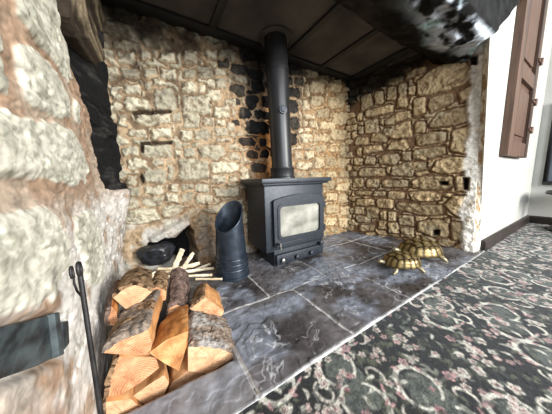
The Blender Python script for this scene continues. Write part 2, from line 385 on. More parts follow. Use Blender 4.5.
disp = H * (.032 + .02 * T) + rough * (.035 + .03 * H) + (fbm(ga * 2, gb * 2, 190) - .5) * .06 - .05
disp = disp * (1 - strip) + strip * (.01 + rough * .04)
hl = np.zeros(ga.shape)
for q in [[(439, 182), (448, 182), (447, 185), (440, 185)], [(433, 231), (439, 231), (439, 236), (433, 236)], [(460, 57), (466, 56), (466, 60), (461, 62)], [(470, 55), (478, 54), (477, 64), (471, 64)], [(463, 178), (469, 178), (468, 190), (464, 190)]]:
    hl = np.maximum(hl, sst(.015, -.01, inpoly(ga, gb, pl.hit(q))))
disp -= hl * .09
st = lin((190, 166, 128)); mo = lin((134, 104, 78))
sc = np.broadcast_to(st, ga.shape + (3,)) * (.72 + .5 * T)[..., None]
grey = sst(.5, .65, fbm(ga * 4, gb * 4, 141)); sc = mix(sc, lin((178, 168, 142)), grey * .5)
col = mix(np.broadcast_to(mo, ga.shape + (3,)), sc, sst(.15, .55, H))
pit = sst(.62, .75, fbm(ga * 22, gb * 22, 150)); col = mix(col, lin((112, 86, 58)), pit * .7)
sl = pl.hit([(345, 112), (352, 108), (375, 92), (400, 80), (430, 64), (484, 36)])
line = np.interp(ga, sl[:, 0], sl[:, 1])
s_top = sst(-.06, .1, gb - line + (fbm(ga * 8, gb * 8, 155) - .5) * .22)
col = mix(col, lin((28, 26, 25)), s_top * .95)
col = mix(col, lin((246, 240, 228)), strip * (1 - s_top) * sst(.2, .42, fbm(ga * 10, gb * 10, 161) + .1))
col = mix(col, lin((34, 26, 20)), hl)
grid_link('wall_right', pl.pt(ga, gb) + disp[..., None] * pl.n, col, 'stone', (.4, .06, 0))
# pier end between the stone cheek and the white chimney-breast wall
e0, e1 = pl.pt(fe[0][0], fe[0][1]) if False else (pl.O + fe[0][0] * pl.e1 + fe[0][1] * pl.e2, pl.O + fe[1][0] * pl.e1 + fe[1][1] * pl.e2)
w0 = at(480, 249.5, 1, .79); w1 = at(490, 38, 1, .79)
s_, t_ = np.meshgrid(np.linspace(-.03, 1, 40), np.linspace(-.03, 1.03, 420), indexing='ij')
Pq = (e0 * (1 - s_[..., None]) + w0 * s_[..., None]) * (1 - t_[..., None]) + (e1 * (1 - s_[..., None]) + w1 * s_[..., None]) * t_[..., None]
d_ = (fbm(s_ * 3, t_ * 26, 201) - .5) * .05 * np.sin(np.pi * np.clip(s_, 0, 1)) + .01 * np.sin(np.pi * np.clip(s_, 0, 1))
Pq[..., 1] -= d_
cc = mix(np.broadcast_to(lin((238, 230, 214)), s_.shape + (3,)), lin((176, 146, 112)), sst(.5, .68, fbm(s_ * 3, t_ * 30, 203)) * sst(.75, .4, np.abs(s_ - .3) * 2))
grid_link('trim_1', Pq, cc, 'limewash', (.4, .06, 0))

# ---- left wall (limewashed cheek)
pl = Plane2((-.28, -.35, 0), (-.28, 2.4, 0), (-.28, -.35, 2.6))
LEFT = parse("""0,20 8,26 12,60 20,80 21,95 0,92 -30,80 -30,10; 14,0 12,-25 60,-25 66,0 71,40 78,75 80,82 74,84 60,63 38,38 20,15
21,44 33,44 48,56 66,75 75,95 73,118 64,122 46,113 36,103 29,80 23,60; 76,94 83,104 86,126 79,124; 0,101 25,109 48,121 82,129 90,150 95,180 75,188 62,178 45,180 0,187 -30,190 -30,98
0,213 20,209 55,206 66,216 76,240 74,262 60,300 0,320 -30,326 -30,215; 80,214 97,206 108,250 106,282 94,288 84,250""")
n_a, n_b = 620, 560
ga, gb = np.meshgrid(np.linspace(0, 2.72, n_a), np.linspace(-.16, 2.62, n_b), indexing='ij')
Y = ga - .35
H, T, S, D = lay_stones(pl, ga, gb, LEFT, .04, .022, 211, .9)
rough = fbm(ga * 14, gb * 14, 205, 6) - .5; pits = sst(.6, .72, fbm(ga * 26, gb * 26, 222, 3))
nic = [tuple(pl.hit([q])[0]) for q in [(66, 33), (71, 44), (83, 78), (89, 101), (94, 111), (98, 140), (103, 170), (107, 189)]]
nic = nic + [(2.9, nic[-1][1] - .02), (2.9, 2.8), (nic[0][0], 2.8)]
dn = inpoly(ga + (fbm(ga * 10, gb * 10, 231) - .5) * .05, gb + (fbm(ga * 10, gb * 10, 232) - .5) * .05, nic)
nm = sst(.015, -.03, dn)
bulge = .13 * np.exp(-((Y - 2.36) / .3) ** 2) * np.exp(-((gb - .95) / .42) ** 2)
rough = fbm(ga * 8, gb * 14, 205, 5) - .5; pits = sst(.58, .7, fbm(ga * 12, gb * 26, 222, 3))
disp = H * .016 + rough * .02 + (fbm(ga * 22, gb * 50, 207, 3) - .5) * .005 - pits * .006 + (fbm(ga * 1.8, gb * 1.8, 290) - .5) * .05 - .02
cav = pl.hit([(0, 326), (60, 311), (70, 315), (71, 346), (64, 356), (30, 371), (-10, 386), (-30, 386), (-30, 334)])
dc = inpoly(ga, gb, cav); cvm = sst(.02, -.005, dc)
disp = disp * (1 - cvm) + cvm * (-.035)
disp = disp * (1 - .4 * sst(.4, .1, gb)) + bulge - nm * .3
lw = lin((228, 225, 209)); lm = lin((180, 151, 127)); lp = lin((206, 190, 172))
sc = mix(np.broadcast_to(lw, ga.shape + (3,)), lin((196, 196, 178)), sst(.45, .65, fbm(ga * 6, gb * 6, 241)) * .55)
sc = mix(sc, lin((140, 144, 126)), sst(.6, .7, fbm(ga * 20, gb * 44, 243, 3)) * .45)
mc = mix(np.broadcast_to(lm, ga.shape + (3,)), lp, sst(.5, .64, fbm(ga * 5, gb * 5, 251)) * .6)
lowz = sst(.95, .7, gb - Y * .05) * sst(.45, .8, Y + (fbm(ga * 5, gb * 5, 256) - .5) * .3); mc = mix(mc, lin((236, 232, 226)), lowz * sst(.25, .5, fbm(ga * 8, gb * 8, 255)) * .95)
pink = sst(.5, .3, gb) * sst(.95, .6, Y) * sst(.42, .6, fbm(ga * 9, gb * 9, 257)); mc = mix(mc, lin((190, 150, 128)), pink * .7)
col = mix(mc, sc, sst(.1, .5, H))
spk = sst(.64, .72, fbm(ga * 8, gb * 18, 261, 4)); col = mix(col, lin((150, 134, 116)), spk * .18); spk2 = sst(.6, .7, fbm(ga * 26, gb * 60, 263, 3)); col = mix(col, lin((124, 120, 104)), spk2 * .35)
back_grey = sst(1.5, 2.1, Y) * sst(1., .7, gb) * sst(.5, .66, fbm(ga * 7, gb * 7, 265)); col = mix(col, lin((150, 146, 140)), back_grey * .8)
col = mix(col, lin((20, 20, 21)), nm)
grid_link('wall_left', pl.pt(ga, gb) + disp[..., None] * np.array([1., 0, 0]), col, 'limewash', (-.35, 0, 0))
# soot-black splayed slab set back in the flue recess, and the split weathered timber hanging over it
s_, t_ = np.meshgrid(np.linspace(0, 1, 110), np.linspace(0, 1, 260), indexing='ij')
A0 = np.array([-.43, 1.55, .93]); A1 = np.array([-.21, 2.36, .95]); A2 = np.array([-.25, 2.36, 2.6]); A3 = np.array([-.43, 1.3, 2.6])
Pq = (A0 * (1 - s_[..., None]) + A1 * s_[..., None]) * (1 - t_[..., None]) + (A3 * (1 - s_[..., None]) + A2 * s_[..., None]) * t_[..., None]
d_ = (fbm(s_ * 5, t_ * 14, 301, 5) - .5) * .07 + .02 * np.sign(np.sin(t_ * 40 + s_ * 2)) * sst(.5, .6, fbm(s_ * 2, t_ * 6, 305))
Pq[..., 0] += d_ * .8; Pq[..., 1] -= d_ * .5
cc = mix(np.broadcast_to(lin((20, 20, 22)), s_.shape + (3,)), lin((66, 64, 62)), sst(.55, .75, fbm(s_ * 4, t_ * 30, 303, 5)) * .7)
grid_link('trim_2', Pq, cc, 'stone', (-.02, .15, 0))
TP = [(70, -14), (97, -12), (104, 30), (113, 62), (117, 84), (113, 88), (103, 76), (95, 66), (84, 50), (75, 26)]
tp = np.array([at(x, y, 0, -.235) for x, y in TP]); ty0, ty1 = tp[:, 1].min(), tp[:, 1].max(); tz0, tz1 = tp[:, 2].min(), 2.62
rows = 200; tt = np.linspace(0, 1, rows); nx = 60
Lp = np.array([at(x, y, 0, -.235) for x, y in [(119, 88), (109, 76), (98, 62), (86, 40), (79, 20), (76, -14)]]); Rp = np.array([at(x, y, 0, -.235) for x, y in [(120, 89), (123, 80), (119, 60), (113, 36), (107, 8), (103, -12)]])
Li = np.stack([np.interp(tt, np.linspace(0, 1, 6), Lp[:, k]) for k in range(3)], 1); Ri = np.stack([np.interp(tt, np.linspace(0, 1, 6), Rp[:, k]) for k in range(3)], 1)
u_ = np.linspace(0, 1, nx)[:, None, None]
Pq = Li[None] * (1 - u_) + Ri[None] * u_
uu, vv = np.meshgrid(np.linspace(0, 1, nx), tt, indexing='ij')
grain = fbm(uu * 16, vv * 1.8, 311, 4)
Pq = np.array(Pq); Pq[..., 2] = np.minimum(Pq[..., 2], 2.6)
Pq[..., 0] += np.sin(np.pi * uu) * .05 + (grain - .5) * .09 - .03
cc = mix(np.broadcast_to(lin((62, 52, 42)), uu.shape + (3,)), lin((164, 148, 122)), sst(.44, .6, grain)); cc = mix(cc, lin((34, 30, 28)), sst(.5, .38, fbm(uu * 7, vv * 1.8, 321, 3)) * .85)
grid_link('trim_3', Pq, cc, 'old_timber', (-.12, .03, 0))

# ------------------------------------------------------------------ hearth flags with the log pit
JX0 = (-.42, .335, 1.02, 1.725, 3.75); JX1 = (-.42, .785, 1.46, 2.60, 3.4)
nx, ny = 1040, 450
gx, gy = np.meshgrid(np.linspace(-.42, 3.75, nx), np.linspace(.745, 2.55, ny), indexing='ij')
wob = (fbm(gx * 6, gy * 6, 401, 3) - .5) * .02
jd = np.full(gx.shape, 9.); sid = np.zeros(gx.shape)
front = gy < 1.418 + wob
for row, JX in ((True, JX0), (False, JX1)):
    for i, j in enumerate(JX[1:-1]):
        d = np.abs(gx + wob - j); jd = np.where(front == row, np.minimum(jd, d), jd)
        sid = np.where((front == row) & (gx + wob > j), i + 1 + (0 if row else 7), np.where((front == row) & (sid == 0), (0 if row else 7), sid))
jd = np.minimum(jd, np.abs(gy - 1.418 + wob)); 
kerb = (gx < .335) & (gy < 1.0)
jd = np.where(gx < .335, np.minimum(jd, np.abs(gy - 1.0) + .004), jd)
back2 = gy > 2.0
jd = np.where(gx > 1.9, np.minimum(jd, np.abs(gy - 2.02 + wob)), jd)
joint = sst(.014, .005, jd); kb = np.where(kerb, 1., 0.)
ht = (fbm(gx * 4, gy * 4, 411, 5) - .5) * .022 + (fbm(gx * 14, gy * 14, 413, 4) - .5) * .012 - joint * .006 + (hsh(sid, sid * 0, 3) - .5) * .008
terr = np.floor(fbm(gx * 3, gy * 3, 421, 4) * 9) / 9; ht += (terr - .5) * .03
dd = np.stack([lin((64, 60, 61)), lin((86, 82, 83)), lin((112, 109, 112))])
tone = fbm(gx * 3, gy * 3, 431, 5) + (hsh(sid, sid * 0 + 2, 8) - .5) * .12
col = mix(np.broadcast_to(dd[0], gx.shape + (3,)), dd[1], sst(.35, .5, tone)); col = mix(col, dd[2], sst(.5, .68, tone) * .8)
vx = gx + (fbm(gx * 5, gy * 5, 441) - .5) * .3; vy = gy + (fbm(gx * 5, gy * 5, 442) - .5) * .3
vein = sst(.018, .004, np.abs(fbm(vx * 2.6, vy * 2.6, 451, 3) - .52)) * sst(.5, .6, fbm(gx * 3, gy * 3, 455))
vein2 = sst(.022, .004, np.abs(fbm(vx * 7, vy * 7, 461, 4) - .5)) * sst(.44, .58, fbm(gx * 4, gy * 4, 465)) * .75
sky_sheen = sst(.45, .64, fbm(gx * 2.4, gy * 4, 471, 5))  # sky reflection on the slabs, painted into their colour as bluish patches
col = mix(col, lin((146, 153, 168)), sky_sheen * .7); col = mix(col, lin((200, 202, 206)), np.maximum(vein, vein2) * .85)
col = mix(col, lin((158, 158, 162)), kb * (.3 + .5 * fbm(gx * 5, gy * 9, 480)))
col = mix(col, lin((206, 204, 202)), joint * .9)
dust = sst(2.0, 2.3, gy) * sst(1.2, .3, gx); col = mix(col, lin((96, 76, 58)), dust * .7)
pit = (gx < .325) & (gx > -.42) & (gy > 1.005) & (gy < 1.72)
pm = np.where(pit, 1., 0.); ht = ht * (1 - pm) - pm * .13
fe_ = sst(.762, .75, gy); col = mix(col, lin((190, 190, 192)), fe_ * .8)
grid_link('floor_hearth', np.stack([gx, gy, ht], -1), col, 'slate', (0, 0, -.2))

# ------------------------------------------------------------------ carpet
nx, ny = 1180, 330
gx, gy = np.meshgrid(np.linspace(-.8, 6.42, nx), np.linspace(-.75, .80, ny), indexing='ij')
base = lin((42, 42, 42)); cream = lin((222, 220, 208)); sage = lin((104, 110, 104)); pink = lin((198, 158, 158)); rose = lin((140, 90, 94)); leaf = lin((98, 102, 86)); ivory = lin((222, 216, 204))
col = np.array(np.broadcast_to(base, gx.shape + (3,)))
lf = sst(.56, .62, fbm(gx * 34, gy * 34, 501, 2)) * sst(.42, .55, fbm(gx * 5, gy * 5, 505)); col = mix(col, leaf, lf * .7)
hx, hy = gx[1, 0] - gx[0, 0], gy[0, 1] - gy[0, 0]
def win(x0, y0, x1, y1):
    i0 = max(0, int((x0 - gx[0, 0]) / hx)); i1 = min(nx, int((x1 - gx[0, 0]) / hx) + 2); j0 = max(0, int((y0 - gy[0, 0]) / hy)); j1 = min(ny, int((y1 - gy[0, 0]) / hy) + 2)
    return (slice(i0, i1), slice(j0, j1)) if i1 > i0 and j1 > j0 else None
def stroke(pts, wid, c, al=1.):
    pts = np.asarray(pts); wid = np.asarray(wid); w = win(pts[:, 0].min() - .04, pts[:, 1].min() - .04, pts[:, 0].max() + .04, pts[:, 1].max() + .04)
    if w is None: return
    x = gx[w]; y = gy[w]; d = np.full(x.shape, 9.)
    for (px, py), r in zip(pts, wid): d = np.minimum(d, np.hypot(x - px, y - py) - r)
    col[w] = mix(col[w], c, sst(.006, -.003, d) * al)
def blob(poly, c, al=1.):
    p = np.asarray(poly); w = win(p[:, 0].min() - .03, p[:, 1].min() - .03, p[:, 0].max() + .03, p[:, 1].max() + .03)
    if w is None: return
    d = inpoly(gx[w] + (vn(gx[w] * 30, gy[w] * 30, 3) - .5) * .02, gy[w] + (vn(gx[w] * 30, gy[w] * 30, 4) - .5) * .02, p); col[w] = mix(col[w], c, sst(.006, -.006, d) * al)
def flower(x, y, r, c, c2, rot=0., n=5):
    w = win(x - r * 1.3, y - r * 1.3, x + r * 1.3, y + r * 1.3)
    if w is None: return
    dx = gx[w] - x; dy = gy[w] - y; th = np.arctan2(dy, dx) + rot; rr = np.hypot(dx, dy)
    e = r * (.62 + .38 * np.abs(np.cos(th * n / 2)))
    col[w] = mix(col[w], c, sst(.004, -.006, rr - e)); col[w] = mix(col[w], c2, sst(.004, -.004, np.abs(rr - e * .5) - .004) * .6); col[w] = mix(col[w], c2, sst(.003, -.003, rr - r * .2))
def scroll(cx, cy, r, a0, turn, c, wmax, mir=1, curl=1.25, asp=1.45):   # open C scroll that curls up at both ends
    t = np.linspace(0, 1, 90); th = a0 + mir * turn * (t - .5); rr = r * np.where(np.abs(t - .5) > .3, 1 - curl * (np.abs(t - .5) - .3) * 2.2, 1.)
    x0 = rr * np.cos(th) * asp; y0 = rr * np.sin(th); return np.stack([cx + x0, cy + y0], 1), wmax * (1.1 - np.abs(t - .5) * 1.5)
def rot2(p, c, a):
    p = np.asarray(p) - c; return np.stack([p[:, 0] * math.cos(a) - p[:, 1] * math.sin(a), p[:, 0] * math.sin(a) + p[:, 1] * math.cos(a)], 1) + c
def cartouche(x, y, s, a):
    c = np.array([x, y]); rg = random.Random(int((x * 13 + y * 71) * 50))
    t = np.linspace(0, 2 * math.pi, 40, endpoint=False)
    body = np.stack([x + s * .30 * np.cos(t) * (1 + .12 * np.cos(3 * t)), y + s * .2 * np.sin(t) * (1 + .15 * np.cos(2 * t))], 1)
    blob(rot2(body, c, a), sage, .75)
    for sx, a0, mir in ((-1, math.pi * .95, 1), (1, .1, -1)):
        p, w = scroll(x + sx * s * .1, y + sx * s * .02, s * .2, a0, 4.3, cream, s * .017, mir); stroke(rot2(p, c, a), w * 1.25, cream)
        for k in range(5):                       # acanthus lobes on the outside of the scroll
            th = a0 + mir * (k - 2) * .5; tt_ = np.linspace(0, 1, 12); q = np.array([x + sx * s * .1, y + sx * s * .02]) + s * .2 * np.array([math.cos(th) * 1.45, math.sin(th)])
            lob = np.stack([q[0] + tt_ * s * .07 * math.cos(th + .9), q[1] + tt_ * s * .07 * math.sin(th + .9)], 1); stroke(rot2(lob, c, a), s * .014 * np.sin(np.pi * (tt_ * .85 + .15)), cream if k % 2 else pink, .9)
    for sy, r0 in ((1, .09), (-1, .08)):
        p, w = scroll(x + sy * s * .04, y + sy * s * .26, s * r0, math.pi / 2 * sy + .7, 3.4, cream, s * .013, sy, .5, 1.3); stroke(rot2(p, c, a), w, ivory)
        for k in range(4):
            q = rot2(np.array([[x + sy * (.16 + .05 * k) * s, y + sy * (.24 - .035 * k) * s]]), c, a)[0]; tt_ = np.linspace(0, 1, 10)
            ang = a + sy * (.4 + .3 * k); stroke(np.stack([q[0] + tt_ * s * .055 * math.cos(ang), q[1] + tt_ * s * .055 * math.sin(ang)], 1), s * .012 * (1 - tt_ * .7), pink if (k + sy) % 2 else cream)
    for k in range(5):
        q = rot2(np.array([[x + (rg.random() - .5) * .26 * s, y + (rg.random() - .5) * .15 * s]]), c, a)[0]
        flower(q[0], q[1], s * (.028 + .02 * rg.random()), ivory if k % 2 else pink, rose, rg.random() * 6)
def bouquet(x, y, s, a):
    rg = random.Random(int((x * 31 + y * 17) * 50 + 9))
    for k in range(9):
        th = rg.random() * 6.28; r = s * (.06 + .14 * rg.random()); tt_ = np.linspace(0, 1, 12)
        stroke(np.stack([x + r * math.cos(th) + tt_ * .07 * s * math.cos(th + .6), y + r * math.sin(th) + tt_ * .07 * s * math.sin(th + .6)], 1), s * .016 * np.sin(np.pi * (tt_ * .9 + .05)), leaf if k % 3 else sage)
    for k in range(7):
        th = k * .9 + rg.random(); r = s * .05 * math.sqrt(k)
        flower(x + r * math.cos(th), y + r * math.sin(th), s * (.03 + .02 * rg.random()), [ivory, pink, ivory, lin((214, 190, 184))][k % 4], [rose, ivory, sage, rose][k % 4], rg.random() * 6, 5)
PX, PY = .50, .40
for i in range(-2, 15):
    for j in range(-3, 4):
        cx = i * PX + (j % 2) * PX / 2; cy = .28 + j * PY * .72
        if cx > 6.5 or cy > .95: continue
        if (i + j) % 2 == 0 or (i * 3 + j) % 5 == 0: cartouche(cx, cy, .52, .35 + .5 * ((i * 7 + j * 3) % 4))
        else: bouquet(cx, cy, .62, 0)
        bouquet(cx + PX / 2, cy + .02, .34, 0)
rg = random.Random(4)
for k in range(2400):
    x = rg.uniform(-.7, 6.4); y = rg.uniform(-.7, .8); a = rg.random() * 6.28; q = rg.random(); tt_ = np.linspace(0, 1, 7)
    if q < .35: flower(x, y, .016 + .016 * rg.random(), [ivory, pink, cream][k % 3], [rose, sage, rose][k % 3], a)
    else: stroke(np.stack([x + tt_ * .05 * math.cos(a) + .012 * np.sin(tt_ * 3), y + tt_ * .05 * math.sin(a)], 1), .008 * np.sin(np.pi * (tt_ * .9 + .05)), [leaf, sage, cream, lin((140, 142, 132))][k % 4], .85)
wear = fbm(gx * 40, gy * 40, 540, 3); col = mix(col, base, sst(.5, .72, wear) * .55)
gz = -.014 + (fbm(gx * 60, gy * 60, 520, 2) - .5) * .004
grid_link('floor', np.stack([gx, gy, gz], -1), col, 'carpet', (0, 0, -.1))
# rest of the carpet, behind the viewer
far_c = np.array(np.broadcast_to(lin((92, 92, 88)), (60, 40, 3)))
gx2, gy2 = np.meshgrid(np.linspace(-2.5, 6.42, 60), np.linspace(-6, -.75, 40), indexing='ij')
grid_link('floor_room', np.stack([gx2, gy2, gx2 * 0 - .035], -1), far_c, 'carpet', (0, 0, -.1))

# ------------------------------------------------------------------ ceiling of the fireplace: register plates with black strips
b = B(); b.box((-.45, 1.3, 2.57), (3.45, 2.5, 2.63)); struct(b.done('ceiling', 'plate'))
b = B()
for x in (.70, 1.64, 2.25): b.box((x - .035, 1.34, 2.545), (x + .035, 2.36, 2.571))
b.box((-.45, 2.30, 2.54), (3.1, 2.46, 2.571)); b.box((2.86, 1.34, 2.53), (3.0, 2.36, 2.571))
struct(b.done('trim_4', 'plate_strip', bevel=.006))
# tarred lintel beam, end cut on the slant
n1, n2 = 300, 110
s_, t_ = np.meshgrid(np.linspace(0, 1, n1), np.linspace(0, 1, n2), indexing='ij')
prof = np.array([(1.46, 2.75), (1.44, 2.54), (1.34, 2.42), (1.15, 2.34), (.95, 2.315), (.80, 2.33), (.745, 2.38), (.745, 3.6)])
dl_ = np.concatenate([[0], np.cumsum(np.hypot(*np.diff(prof, axis=0).T))]); dl_ /= dl_[-1]
tq = np.concatenate([np.linspace(0, dl_[6] + .02, n2 - 20), np.linspace(dl_[6] + .02, 1, 21)[1:]])[:n2]
if len(tq) < n2: tq = np.append(tq, 1.)
py = np.interp(tq, dl_, prof[:, 0])[None] + 0 * s_; pz = np.interp(tq, dl_, prof[:, 1])[None] + 0 * s_
xr = np.where(py > .8, 3.5, 3.02) + np.maximum(0, pz - 2.34) * 1.28 * (py < .8)
xr = 3.02 + np.maximum(0, pz - 2.33) * 1.28 * sst(.9, .8, py) + .55 * sst(.8, 1.2, py)
x_ = -.75 + s_ * (xr + .75)
nz = (fbm(x_ * 4, tq[None] * 9 + 0 * s_, 601, 5) - .5)
Pq = np.stack([x_, py - nz * .05 * sst(.8, .74, py), pz - nz * .1 * sst(.74, .9, py)], -1)
cc = np.array(np.broadcast_to(lin((10, 10, 11)), s_.shape + (3,)))
beam_sheen = sst(.40, .54, fbm(x_ * 5, py * 7, 611, 5)) * sst(1.6, 2.3, x_) * sst(1.16, 1.0, py + (fbm(x_ * 3, py * 3, 615) - .5) * .3) * sst(.745, .775, py); cc = mix(cc, lin((222, 232, 244)), beam_sheen * .92)  # daylight sheen on the underside, painted in as pale bluish patches
tq_ = sst(.56, .64, fbm(x_ * 6, py * 6, 621, 4)) * beam_sheen; cc = mix(cc, lin((170, 214, 216)), tq_ * .7)
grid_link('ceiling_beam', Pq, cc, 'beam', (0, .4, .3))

# ------------------------------------------------------------------ white room walls
b = B(); b.prism([(w0[0], .79, -.2), (6.6, .79, -.2), (6.6, .79, 4.2), (2.7, .79, 4.2), (2.7, .79, 2.6), (w1[0], .79, w1[2])], (.6, .1, 0)); struct(b.done('wall_front', 'white', smooth=False))
b = B(); b.box((6.4, -6, -.2), (6.7, .79, 4.2)); struct(b.done('wall_side', 'white', smooth=False))
b = B(); b.prism([(w0[0] + .0, .745, -.04), (6.4, .745, -.04), (6.4, .745, .12), (6.4, .77, .15), (w0[0], .77, .15), (w0[0], .745, .12)] if False else [(w0[0], .79, -.04), (w0[0], .745, -.04), (w0[0], .745, .11), (w0[0], .765, .13), (w0[0], .79, .13)], (6.4 - w0[0], 0, 0)); struct(b.done('baseboard_front', 'skirting', bevel=.004))
b = B(); b.prism([(6.4, .745, -.04), (6.355, .745, -.04), (6.355, .745, .11), (6.375, .745, .13), (6.4, .745, .13)], (0, -6, 0)); struct(b.done('baseboard_side', 'skirting', bevel=.004))
# brown panelled shutter on the white wall
t = thing('window_shutter', (4.49, .79, 1.21), 'tall brown panelled wooden shutter on the white wall right of the fireplace', 'shutter')
sx0, sx1, sz0, sz1, yy = 3.92, 5.06, 1.21, 3.75, .745
b = B()
for a0, a1 in (((sx0, sz0), (sx0 + .2, sz1)), ((sx1 - .2, sz0), (sx1, sz1)), ((sx0 + .2, sz0), (sx1 - .2, sz0 + .2)), ((sx0 + .2, 2.18), (sx1 - .2, 2.36)), ((sx0 + .2, sz1 - .18), (sx1 - .2, sz1))):
    b.box((a0[0], yy - .035, a0[1]), (a1[0], .789, a1[1]))
b.done('frame', 'mahogany', t, bevel=.006)
for z0, z1 in ((sz0 + .2, 2.18), (2.36, sz1 - .18)):
    b = B(); b.box((sx0 + .18, yy + .005, z0 - .01), (sx1 - .18, .788, z1 + .01)); b.box((sx0 + .29, yy - .018, z0 + .09), (sx1 - .29, yy + .01, z1 - .09)); b.done('panel', 'mahogany', t, bevel=.012)
for z in (1.62, 2.02, 2.58):
    b = B(); b.box((sx1 - .16, yy - .05, z - .02), (sx1 + .03, yy - .034, z + .02)); b.tube([(sx1 - .02, yy - .05, z - .05), (sx1 - .02, yy - .05, z + .05)], .018); b.done('hinge', 'mahogany_dark', t, bevel=.003)
# dark framed picture and round table at the right edge of the view
t = thing('wall_picture', (6.4, .2, .76), 'dark grey framed panel hung on the white side wall above the black table', 'picture')
b = B()
for a0, a1 in (((-.3, .74), (.66, .80)), ((-.3, 2.16), (.66, 2.22)), ((-.3, .8), (-.24, 2.16)), ((.60, .8), (.66, 2.16))): b.box((6.345, a0[0], a0[1]), (6.399, a1[0], a1[1]))
b.done('frame', 'black_table', t, bevel=.006)
b = B(); b.box((6.37, -.25, .79), (6.399, .61, 2.17)); b.done('picture', 'screen', t)
tx, ty = 5.86, .12
t = thing('pub_table', (tx, ty, -.035), 'round black pedestal table at the right edge in front of white wall', 'table')
b = B(); b.lathe([(.40, .60), (.43, .61), (.44, .635), (.43, .66), (.40, .665)], (tx, ty, 0), 48); b.done('tabletop', 'black_table', t)
b = B(); b.lathe([(.05, .10), (.06, .14), (.045, .2), (.04, .5), (.06, .56), (.12, .60)], (tx, ty, 0), 24); b.done('column', 'black_table', t)
b = B(); b.lathe([(.36, -.03), (.37, .02), (.33, .06), (.1, .1), (.05, .12)], (tx, ty, 0), 40); b.done('base', 'black_table', t)

# ------------------------------------------------------------------ wood-burning stove
t = thing('wood_burning_stove', (1.46, 2.05, 0), 'black cast-iron wood-burning stove with clouded glass door on slate hearth', 'stove')
b = B(); b.box((1.02, 1.9, .175), (1.87, 2.365, .93)); b.done('body', 'castiron', t, bevel=.015)
b = B(); b.box((1.12, 1.9, .0), (1.85, 2.26, .19)); b.done('plinth', 'castiron', t, bevel=.008)
b = B(); b.prism([(.985, 1.85, .925), (1.905, 1.85, .925), (1.905, 2.37, .925), (.985, 2.37, .925)], (0, 0, .03))
b.prism([(.95, 1.81, .95), (1.93, 1.81, .95), (1.93, 2.38, .95), (.95, 2.38, .95)], (0, 0, .05)); b.done('top_plate', 'castiron', t, bevel=.01)
# door: frame with a shallow arched head
def arch(x0, x1, z0, z1, rise, n=14): return [(x0, z0), (x1, z0), (x1, z1)] + [(x1 + (x0 - x1) * k / n, z1 + rise * math.sin(math.pi * k / n)) for k in range(1, n)] + [(x0, z1)]
d = thing('door', (1.47, 1.88, .24), '', ''); del d['label']; del d['category']; d.parent = t; d.location = Vector((.01, -.17, .24)) * K
def rrect(x0, x1, z0, z1, r, n=6):
    out = []
    for cx, cz, a in ((x1 - r, z0 + r, -90), (x1 - r, z1 - r, 0), (x0 + r, z1 - r, 90), (x0 + r, z0 + r, 180)):
        for k in range(n + 1): w = math.radians(a + 90 * k / n); out.append((cx + r * math.cos(w), cz + r * math.sin(w)))
    return out
def resamp(poly, n):
    p = np.array(poly + [poly[0]]); s = np.concatenate([[0], np.cumsum(np.hypot(*np.diff(p, axis=0).T))]); q = np.linspace(0, s[-1], n, endpoint=False)
    return np.stack([np.interp(q, s, p[:, 0]), np.interp(q, s, p[:, 1])], 1)
def ring_frame(outer, inner, y0, y1, n=120):
    cx, cz = np.mean(inner, 0)
    def polar(poly):                             # re-cut both outlines on the same rays so the rings join cleanly
        p = resamp(poly, 2000); th = np.arctan2(p[:, 1] - cz, p[:, 0] - cx); o = np.argsort(th); r = np.hypot(p[:, 0] - cx, p[:, 1] - cz)[o]
        q = np.linspace(-math.pi, math.pi, n, endpoint=False); rr = np.interp(q, th[o], r, period=2 * math.pi); return np.stack([cx + rr * np.cos(q), cz + rr * np.sin(q)], 1)
    o_, i_ = polar(outer), polar(inner); V = []
    for P_, y in ((o_, y1), (o_, y0), (i_, y0), (i_, y1)): V += [(x, y, z) for x, z in P_]
    Fs = [[r * n + k, r * n + (k + 1) % n, ((r + 1) % 4) * n + (k + 1) % n, ((r + 1) % 4) * n + k] for r in range(4) for k in range(n)]
    return V, Fs
V, Fs = ring_frame(arch(1.105, 1.845, .235, .765, .05), rrect(1.17, 1.78, .33, .70, .05), 1.855, 1.902); B().add(V, Fs).done('door_frame', 'castiron', d, sharp=35)
V, Fs = ring_frame(rrect(1.15, 1.80, .31, .72, .055), rrect(1.18, 1.77, .34, .69, .045), 1.846, 1.87); B().add(V, Fs).done('glazing_trim', 'castiron', d, sharp=35)
gp = rrect(1.165, 1.785, .325, .705, .05); B().prism([(x, 1.872, z) for x, z in gp], (0, .012, 0)).done('glass', 'glass', d, smooth=False)
B().box((1.15, 1.838, .262), (1.82, 1.86, .285)).done('door_rail', 'castiron', d, bevel=.005)
b = B(); b.tube([(1.145, 1.86, .285), (1.145, 1.80, .285)], .014); b.tube([(1.145, 1.805, .30), (1.145, 1.80, .23)], .016); h = b.done('handle', 'steel', d, bevel=0); h['label'] = 'bright steel door handle'
for z in (.36, .66): B().tube([(1.862, 1.868, z - .04), (1.862, 1.868, z + .04)], .018).done('hinge', 'castiron', t)
a = thing('ash_drawer', (0, 0, 0), '', ''); del a['label']; del a['category']; a.parent = t; a.location = Vector((0, -.12, 0)) * K
B().box((1.13, 1.86, .02), (1.84, 1.92, .14)).done('drawer_front', 'castiron', a, bevel=.012)
for x in (1.20, 1.36, 1.60): B().lathe([(.012, 0), (.012, .02), (.024, .03), (.022, .045), (.01, .05)], (0, 0, 0), 16).V and None
def knob(x, y, z, r, par, m='steel', name='knob'):
    b = B(); b.tube([(x, y, z), (x, y - .012, z), (x, y - .02, z), (x, y - .035, z), (x, y - .042, z)], [r * .5, r * .5, r, r * .95, r * .4], 16); return b.done(name, m, par)
